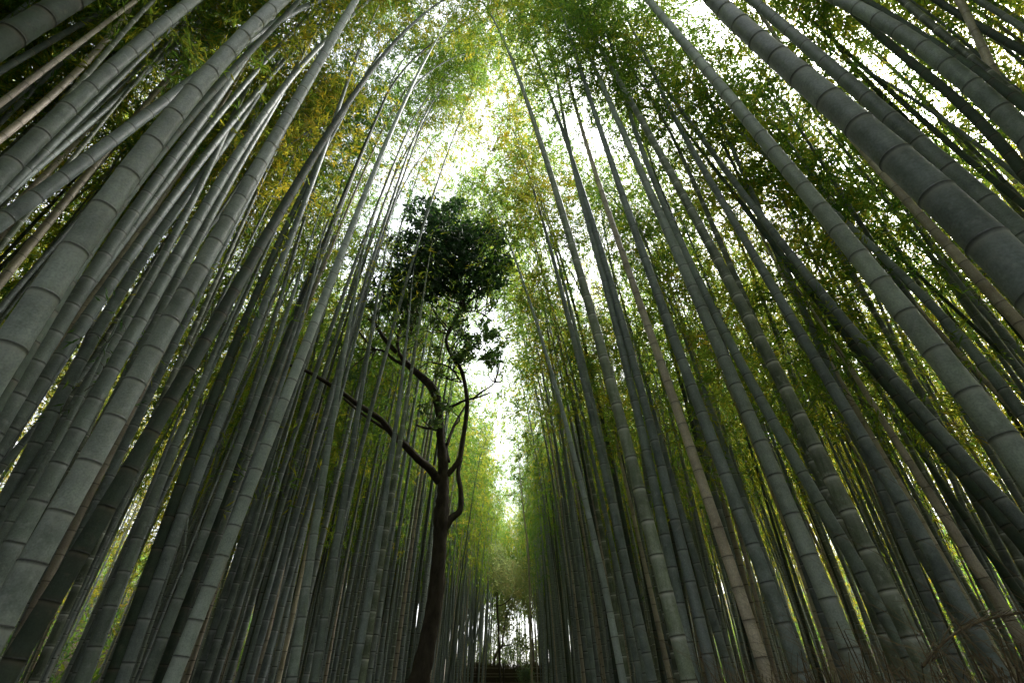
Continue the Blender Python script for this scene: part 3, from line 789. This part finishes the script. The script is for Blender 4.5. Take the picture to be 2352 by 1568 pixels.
# leafy top: leaf whorls in lumpy patches
PATCH = [  # u, v, ru, rv, whorls, hue
 (985, 505, 45, 42, 150, .25), (1012, 470, 25, 22, 60, .3), (1045, 490, 25, 35, 70, .3), (960, 560, 45, 45, 150, .2), (1020, 570, 55, 45, 210, .2), (1075, 560, 45, 40, 150, .2),
 (1115, 545, 32, 35, 90, .25), (1135, 610, 30, 45, 110, .25), (1085, 620, 50, 40, 170, .2), (1020, 620, 50, 35, 130, .25), (960, 620, 45, 35, 120, .2), (920, 640, 28, 40, 80, .25),
 (1040, 665, 40, 25, 60, .3), (1120, 655, 35, 30, 70, .3), (1075, 530, 60, 25, 90, .25), (990, 660, 35, 30, 60, .3), (940, 680, 40, 25, 50, .3),
 (1075, 770, 38, 45, 100, .5), (1115, 790, 35, 40, 100, .5), (1100, 830, 40, 30, 70, .55), (1050, 800, 25, 30, 45, .6), (985, 760, 35, 50, 70, .6), (950, 750, 30, 40, 50, .6),
 (870, 720, 45, 35, 60, .5), (900, 690, 35, 30, 45, .45), (800, 860, 50, 40, 50, .5), (960, 940, 40, 40, 50, .6), (1000, 870, 30, 40, 40, .7)]
cw, chue = [], []
LP = np.concatenate(LP)
tw = MB()
for (u, v, ru, rv, n, hue) in PATCH:
    if v > 690: n = int(n * 0.6)
    ntw = max(4, n // 7)
    cu, cv_ = u + ru * 0.62 * rng.normal(size=ntw), v + rv * 0.62 * rng.normal(size=ntw)
    for a_, b_ in zip(cu, cv_):
        e_ = at(a_, b_, TY - (0.9 if b_ < 700 else 0.2))
        near_ = LP[np.argmin(np.sum((LP - e_) ** 2, 1) + 0.6 * (LP[:, 2] > e_[2]))]
        mid = (near_ + e_) / 2 + rng.normal(size=3) * 0.12 - np.array([0, 0, 0.05])
        Pt = smooth_poly(np.array([near_, mid, e_]), 4)
        Vt, Qt = tube(Pt, np.linspace(0.020, 0.006, len(Pt)), 4, ref=(0.3, 1, 0.2))
        tw.add(Vt - tloc, Qt, 1)
    pick = rng.integers(0, ntw, int(n * 1.05))
    uu, vv = cu[pick] + rng.normal(size=len(pick)) * 7, cv_[pick] + rng.normal(size=len(pick)) * 6
    for x, y in zip(uu, vv):
        cw.append(at(x, y, TY - (0.9 if y < 700 else 0.2) + rng.normal(0, 0.55))); chue.append(hue)
cw, chue = np.array(cw), np.array(chue)
K = 6
n = len(cw)
tip = norm(rng.normal(size=(n, 3)) + np.array([0, 0, 0.3]))
d = tip[:, None] * 0.5 + rng.normal(size=(n, K, 3)) * 0.8 + np.array([0, 0, -0.15])
pos = cw[:, None] + rng.normal(size=(n, K, 3)) * 0.03
V, Q = leaves_geo(pos.reshape(-1, 3), d.reshape(-1, 3), rng.uniform(0.10, 0.18, n * K), 0.40, rng)
mb = tw
mb.add(V - tloc, Q, 0, np.clip(np.repeat(chue, K) + rng.normal(size=n * K) * 0.12, 0, 1))
mb.build("crown", [M["broadleaf"], M["bark"]], tree, False)


dl = at(1218, 1330, 24)
dl[2] = float(ground_z(24))
dead = empty("dead_bamboo", dl, "thin pale leafless dead bamboo with bare twigs at the right edge of the far path", "bamboo")
P = smooth_poly(np.array([dl, at(1214, 1290, 24), at(1203, 1180, 24), at(1194, 1085, 24), at(1190, 1000, 24)]))
V, Q = tube(P, np.linspace(0.05, 0.012, len(P)), 8)
mesh_obj("culm", V - dl, Q, [M["t"]], dead, True, {"node": np.zeros(len(V)), "bloom": np.zeros(len(V)), "internode": np.ones(len(V))})
mb = MB()
for k in range(14):
    p = P[int(len(P) * (0.45 + 0.035 * k))]
    a = rng.uniform(0, 6.28); L = rng.uniform(0.5, 1.3)
    u = np.linspace(0, 1, 5)[:, None]
    V, Q = tube(p + u * L * np.array([math.cos(a) * 0.6, math.sin(a) * 0.6, 0.9]) + rng.normal(size=(5, 3)) * 0.03 * u, np.linspace(0.010, 0.003, 5), 4, ref=(0.3, 1, 0.1))
    mb.add(V - dl, Q)
mb.build("branch", [M["rail"]], dead)

# ------------------------------------------------------------------ path end: fence, slender trees, shrubs
def simple_tree(name, label, Y, trunk_pts, w0, w1, limbs, patches, mat, leafmat, lsize, K=6, base_px=None):
    q0 = at(*trunk_pts[0], Y)
    gz = float(ground_z(Y))
    loc = np.array([q0[0], Y, gz])
    root = empty(name, loc, label, "tree")
    P, r = limb(trunk_pts, w0, w1, Y, 0.3, first=(np.array([q0[0] - 0.05, Y, gz - 0.1]), w0 * 0.6 * (Y / 1.2) / F))
    V, Q = tube(P, r, 8, ref=(0.2, 1, 0.1))
    mesh_obj("trunk", V - loc, Q, [mat], root)
    for pts, a, b, dy in limbs:
        P, r = limb(pts, a, b, Y, dy)
        V, Q = tube(P, r, 6, ref=(0.3, 1, 0.2))
        mesh_obj("limb", V - loc, Q, [mat], root)
    C, Hh = [], []
    for (u, v, ru, rv, n, hue) in patches:
        a = rng.uniform(0, 6.28, n); q = np.sqrt(rng.uniform(0, 1, n))
        for x, y in zip(u + ru * q * np.cos(a), v + rv * q * np.sin(a)):
            C.append(at(x, y, Y + rng.normal(0, 1.2))); Hh.append(hue)
    C, Hh = np.array(C), np.array(Hh)
    n = len(C)
    d = rng.normal(size=(n, K, 3)) + np.array([0, 0, -0.3])
    pos = C[:, None] + rng.normal(size=(n, K, 3)) * 0.14
    V, Q = leaves_geo(pos.reshape(-1, 3), d.reshape(-1, 3), rng.uniform(0.7, 1.3, n * K) * lsize, 0.4, rng)
    mb = MB(); mb.add(V - loc, Q, 0, np.clip(np.repeat(Hh, K) + rng.normal(size=n * K) * 0.15, 0, 1))
    mb.build("crown", [leafmat], root, False)
    return root


c = lambda x, y: ((1740 + x / 3.408) * 0.6125, (2100 + y / 3.408) * 0.6125)
simple_tree("slender_tree", "slender straight reddish brown tree at the end of the path", 40,
            [c(465, 1560), c(455, 1300), c(448, 1000), c(430, 700), c(420, 500), c(432, 330)], 6.5, 3.5,
            [([c(430, 580), c(500, 560), c(580, 500), c(620, 450)], 3, 1.5, 0.5), ([c(425, 500), c(400, 420), (1130, 1285)], 2.5, 1, 0.3)],
            [(1150, 1320, 26, 40, 220, .6), (1170, 1340, 18, 25, 60, .7), (1140, 1270, 20, 30, 80, .5)], M["bark"], M["shrubleaf"], 0.20)
simple_tree("crooked_tree", "crooked pale barked tree leaning right beyond the slender one", 46,
            [c(370, 1400), c(410, 1200), c(490, 1080), c(500, 950), c(530, 750), c(560, 650), c(620, 560), c(660, 470)], 6.5, 3,
            [([c(490, 1090), c(540, 1085), c(600, 1075), c(620, 1050)], 4, 2, 0.4), ([c(545, 700), c(530, 600), c(540, 470)], 3, 1.5, 0.3), ([c(580, 620), c(630, 590), c(650, 520)], 2.5, 1.2, 0.4)],
            [(1178, 1330, 30, 40, 300, .75), (1160, 1400, 24, 30, 160, .55), (1185, 1385, 15, 15, 40, .6), (1165, 1440, 26, 16, 60, .6), (1160, 1300, 20, 20, 60, .6)], M["bark_pale"], M["shrubleaf"], 0.22)
simple_tree("gnarled_tree", "gnarled tree with a twisting bare branch at the right of the path's end", 44,
            [c(900, 1500), c(890, 1300), c(870, 1140)], 7, 5,
            [([c(870, 1140), c(800, 1110), c(760, 1070), c(730, 1040), c(690, 1015), c(610, 1010)], 5, 2, 0.4), ([c(870, 1140), c(880, 950), c(860, 800), c(880, 650)], 4, 2, 0.5)],
            [(1215, 1385, 14, 30, 90, .6), (1205, 1320, 22, 40, 200, .6), (1200, 1475, 18, 20, 50, .5)], M["bark_pale"], M["shrubleaf"], 0.2)


def shrub(label, x, y, w, h, n, hue, lsize=0.16):
    gz = float(ground_z(y))
    root = empty("shrub", (x, y, gz), label, "shrub", "shrubs beyond the end of the path")
    a = rng.uniform(0, 6.28, n); el = rng.uniform(-0.1, 1.5, n); q = rng.uniform(0.35, 1, n) ** 0.5
    lump = 1 + 0.25 * np.sin(a * 3 + el * 4)
    C = np.stack([w * q * lump * np.cos(a) * np.cos(el), w * 0.8 * q * lump * np.sin(a) * np.cos(el), h * (0.15 + 0.85 * q * lump * np.sin(el))], 1)
    K = 7
    pos = C[:, None] + rng.normal(size=(n, K, 3)) * 0.1
    V, Q = leaves_geo(pos.reshape(-1, 3), rng.normal(size=(n * K, 3)), rng.uniform(0.6, 1.3, n * K) * lsize, 0.45, rng)
    mb = MB(); mb.add(V, Q, 0, np.clip(hue + rng.normal(size=n * K) * 0.18, 0, 1))
    mb.build("foliage", [M["shrubleaf"]], root, False)
    mb = MB()
    for k in range(6):
        a = rng.uniform(0, 6.28); u = np.linspace(0, 1, 5)[:, None]
        V, Q = tube(np.array([0, 0, 0]) + u * np.array([w * 0.6 * math.cos(a), w * 0.5 * math.sin(a), h * 0.8]) + rng.normal(size=(5, 3)) * 0.04, np.linspace(0.03, 0.01, 5), 5, ref=(0.3, 1, 0.1))
        mb.add(V, Q)
    mb.build("stem", [M["bark_pale"]], root)


shrub("grey green rounded shrub behind the far dark fence", 0.2, 50, 2.2, 3.6, 420, .25)
shrub("low dusty shrub left of the crooked tree", -2.4, 49, 1.8, 3.0, 350, .35)
shrub("yellowish shrub right of the far fence", 2.3, 52, 1.8, 3.8, 350, .6)
shrub("tall pale shrub behind the slender tree", -1.2, 56, 2.2, 5.5, 420, .5)
shrub("bluish small shrub in front of the far fence", 0.95, 42.5, 0.7, 1.2, 160, .05, 0.13)

FY = 44.0
fz = float(ground_z(FY))
fence = empty("brushwood_fence", (0, FY, fz), "dark brushwood fence with pale rails closing off the far end of the path", "fence")
mb = MB()
n = 2600
xs = rng.uniform(-4.5, 3.2, n)
for k in range(n):
    top = 1.35 + rng.normal() * 0.12
    p0 = np.array([xs[k], rng.normal() * 0.06, 0]); p1 = np.array([xs[k] + rng.normal() * 0.1, rng.normal() * 0.07, top])
    V, Q = tube(np.array([p0, (p0 + p1) / 2 + rng.normal(size=3) * 0.015, p1]), np.array([0.012, 0.010, 0.006]), 3, ref=(0, 1, 0.1))
    mb.add(V, Q)
mb.build("brush", [M["brush"]], fence, False)
for h in (0.25, 0.62, 0.80, 1.15):
    V, Q = tube(np.array([[-4.5 + 0.385 * 2 * k, -0.16, h + 0.01 * math.sin(k)] for k in range(11)]), np.full(11, 0.022), 8, ref=(0, 0, 1))
    mesh_obj("rail", V, Q, [M["rail"]], fence)
for x in (-4.4, -2.5, -0.6, 1.3, 3.1):
    V, Q = tube(np.array([[x, -0.23, -0.1], [x, -0.23, 0.6], [x, -0.23, 1.45]]), np.array([0.05, 0.05, 0.045]), 8)
    mesh_obj("post", V, Q, [M["bark"]], fence)


# ------------------------------------------------------------------ brushwood fence and dry grass beside the camera on the right
def fx(y): return 1.52 + 0.035 * y


NF = empty("brushwood_fence", (fx(1), 1.0, 0), "near brushwood fence of loose brown twigs along the right of the path", "fence")
nl = np.array([fx(1), 1.0, 0.0])
mb = MB()
for k in range(3600):
    y = 0.9 + 11 * rng.random() ** 1.6
    top = 1.52 + rng.normal() * 0.12 + 0.03 * math.sin(y * 3)
    ln = rng.normal(size=2) * 0.45
    p0 = np.array([fx(y) + rng.normal() * 0.09, y, rng.uniform(0, 0.5)])
    p1 = p0 + np.array([ln[0] * 0.6, ln[1], top - p0[2]])
    mid = (p0 + p1) / 2 + rng.normal(size=3) * 0.03
    V, Q = tube(np.array([p0, mid, p1]), np.array([0.006, 0.005, 0.002]), 3, ref=(0, 1, 0.1))
    mb.add(V - nl, Q)
mb.build("brush", [M["brush"]], NF, False)
for h in (0.5, 1.1):
    V, Q = tube(np.array([[fx(y) - 0.16, y, h] for y in np.linspace(0.9, 12, 10)]), np.full(10, 0.022), 8, ref=(0, 0, 1))
    mesh_obj("rail", V - nl, Q, [M["rail"]], NF)
for y in (1.0, 3.2, 5.4, 7.6, 9.8, 11.9):
    V, Q = tube(np.array([[fx(y) - 0.23, y, -0.1], [fx(y) - 0.23, y, 0.7], [fx(y) - 0.23, y, 1.5]]), np.array([0.045, 0.045, 0.04]), 8)
    mesh_obj("post", V - nl, Q, [M["bark"]], NF)
# loose dry stems arching up from the fence top
mb = MB()


def strand(P, r0, m):
    n = len(P)
    V, Q = tube(P, np.linspace(r0, r0 * 0.3, n), 3, ref=(0.2, 0.3, 1))
    mb.add(V, Q, m)


for k in range(620):
    y = 1.3 + 4.2 * rng.random() ** 1.3
    p = np.array([fx(y) + rng.normal() * 0.14, y, 1.45 + rng.normal() * 0.06])
    L = rng.uniform(0.25, 0.75) * (1.5 if rng.random() < 0.25 else 0.85)
    a = rng.normal(math.pi * 0.75, 0.9)
    out = np.array([math.cos(a), math.sin(a), 0]) * rng.uniform(0.3, 0.9)
    u = np.linspace(0, 1, 7)[:, None]
    P = p + L * (out * u + np.array([0, 0, 1.0]) * (0.85 * u - rng.uniform(0.2, 0.7) * u ** 2)) + np.cumsum(rng.normal(size=(7, 3)) * 0.006, 0)
    strand(P, rng.uniform(0.0007, 0.0016), 0)
g = mb.build("dry_grass", [M["straw"]], None, False)
tag(g, "loose dry straw stems sticking up out of the near fence", "dry grass", None, "stuff")
# one thick drooping frond
P, r = limb([(2120, 1530), (2145, 1497), (2199, 1450), (2266, 1422), (2352, 1406), (2430, 1410)], 6, 3, 1.7, 0.2)
V, Q = tube(P, r, 6, ref=(0.2, 1, 0.3))
o = mb = MB()
mb.add(V, Q)
n = 110
idx = rng.integers(0, len(P), n)
d = norm(np.gradient(P, axis=0))[idx] + rng.normal(size=(n, 3)) * 0.18
Vl, Ql = leaves_geo(P[idx] + rng.normal(size=(n, 3)) * 0.012, d, rng.uniform(0.04, 0.09, n), 0.06, rng)
mb.add(Vl, Ql)
o = mb.build("dry_frond", [M["brush"]], None, False)
tag(o, "thick dry frond arching over the brush at lower right", "dry frond")

# ------------------------------------------------------------------ ground, path
ys = np.concatenate([np.linspace(-60, 0, 12), np.linspace(1, 70, 70), np.linspace(75, 600, 20)])
xs = np.concatenate([np.linspace(-600, -30, 14), np.linspace(-28, 28, 57), np.linspace(30, 600, 14)])
X, Y = np.meshgrid(xs, ys)
Z = ground_z(np.maximum(Y, 0), X) + 0.05 * np.sin(X * 1.3) * np.cos(Y * 0.9) * (np.abs(X + 0.6) > 2.4)
V = np.stack([X, Y, Z], -1).reshape(-1, 3)
nx, ny = len(xs), len(ys)
i = np.arange(ny - 1)[:, None] * nx; j = np.arange(nx - 1)[None]
Q = np.stack([i + j, i + j + 1, i + nx + j + 1, i + nx + j], -1).reshape(-1, 4)
tag(mesh_obj("ground", V, Q, [M["ground"]]), kind="structure")
ys = np.linspace(-20, 43, 80)
V = np.array([[x, y, float(ground_z(max(y, 0))) + 0.03] for y in ys for x in (-2.3 + 0.012 * max(y, 0), -1.4, -0.5, 0.4, 1.2)])
i = np.arange(len(ys) - 1)[:, None] * 5; j = np.arange(4)[None]
Q = np.stack([i + j, i + j + 1, i + 5 + j + 1, i + 5 + j], -1).reshape(-1, 4)
tag(mesh_obj("path", V, Q, [M["path"]]), kind="structure")

# bushes and young growth covering the slopes on both sides
n = 5200
sx = np.where(rng.random(n) < 0.5, -1, 1)
bx = sx * rng.uniform(13, 48, n); by = rng.uniform(-10, 75, n)
bz = ground_z(np.maximum(by, 0), bx)
K = 26
hh = rng.uniform(0.5, 2.6, n)
pos = np.stack([bx, by, bz], 1)[:, None] + rng.normal(size=(n, K, 3)) * np.array([0.6, 0.6, 0.0]) + np.array([0, 0, 1.0]) * (hh[:, None] * rng.uniform(0.02, 1, (n, K)))[..., None]
V, Q = leaves_geo(pos.reshape(-1, 3), rng.normal(size=(n * K, 3)), rng.uniform(0.2, 0.42, n * K), 0.32, rng)
mb = MB(); mb.add(V, Q, 0, np.clip(np.repeat(rng.normal(0.25, 0.15, n), K) + rng.normal(size=n * K) * 0.1, 0, 1))
tag(mb.build("undergrowth", [M["leaf"]], None, False), "leafy undergrowth on the slopes behind the bamboo", "undergrowth", None, "stuff")

# ------------------------------------------------------------------ light
SUN_EL, SUN_AZ = R(50), R(55)          # azimuth measured from +Y towards +X
w = bpy.data.worlds.new("World")
scn.world = w
w.use_nodes = True
nt = w.node_tree
nt.nodes.clear()
sky = nt.nodes.new("ShaderNodeTexSky")
sky.sky_type = "NISHITA"
sky.sun_disc = False
sky.sun_elevation = SUN_EL
sky.sun_rotation = SUN_AZ
sky.air_density = 1.0
sky.dust_density = 4.0
sky.ozone_density = 1.0
hs = nt.nodes.new("ShaderNodeHueSaturation")
hs.inputs["Saturation"].default_value = 0.25
bg = nt.nodes.new("ShaderNodeBackground")
bg.inputs["Strength"].default_value = 0.15
wo = nt.nodes.new("ShaderNodeOutputWorld")
nt.links.new(sky.outputs[0], hs.inputs["Color"])
nt.links.new(hs.outputs[0], bg.inputs[0])
nt.links.new(bg.outputs[0], wo.inputs[0])
sl = bpy.data.lights.new("sun", "SUN")
sl.energy = 1.4
sl.angle = R(10)
sl.color = (1.0, 0.97, 0.93)
so = bpy.data.objects.new("sun", sl)
sd = Vector((math.sin(SUN_AZ) * math.cos(SUN_EL), math.cos(SUN_AZ) * math.cos(SUN_EL), math.sin(SUN_EL)))
so.rotation_euler = sd.to_track_quat("Z", "Y").to_euler()
so.location = (0, 0, 40)
col.objects.link(so)

# ------------------------------------------------------------------ render settings
scn.view_settings.view_transform = "Standard"
scn.view_settings.look = "None"
scn.view_settings.exposure = 2.45
scn.view_settings.gamma = 1.0
scn.cycles.max_bounces = 12
scn.cycles.diffuse_bounces = 7
scn.cycles.transmission_bounces = 8
scn.cycles.glossy_bounces = 2
scn.cycles.use_denoising = True
scn.cycles.denoising_prefilter = 'ACCURATE'
scn.cycles.sample_clamp_indirect = 6.0
print("total", round(_t.time() - _t0, 1))
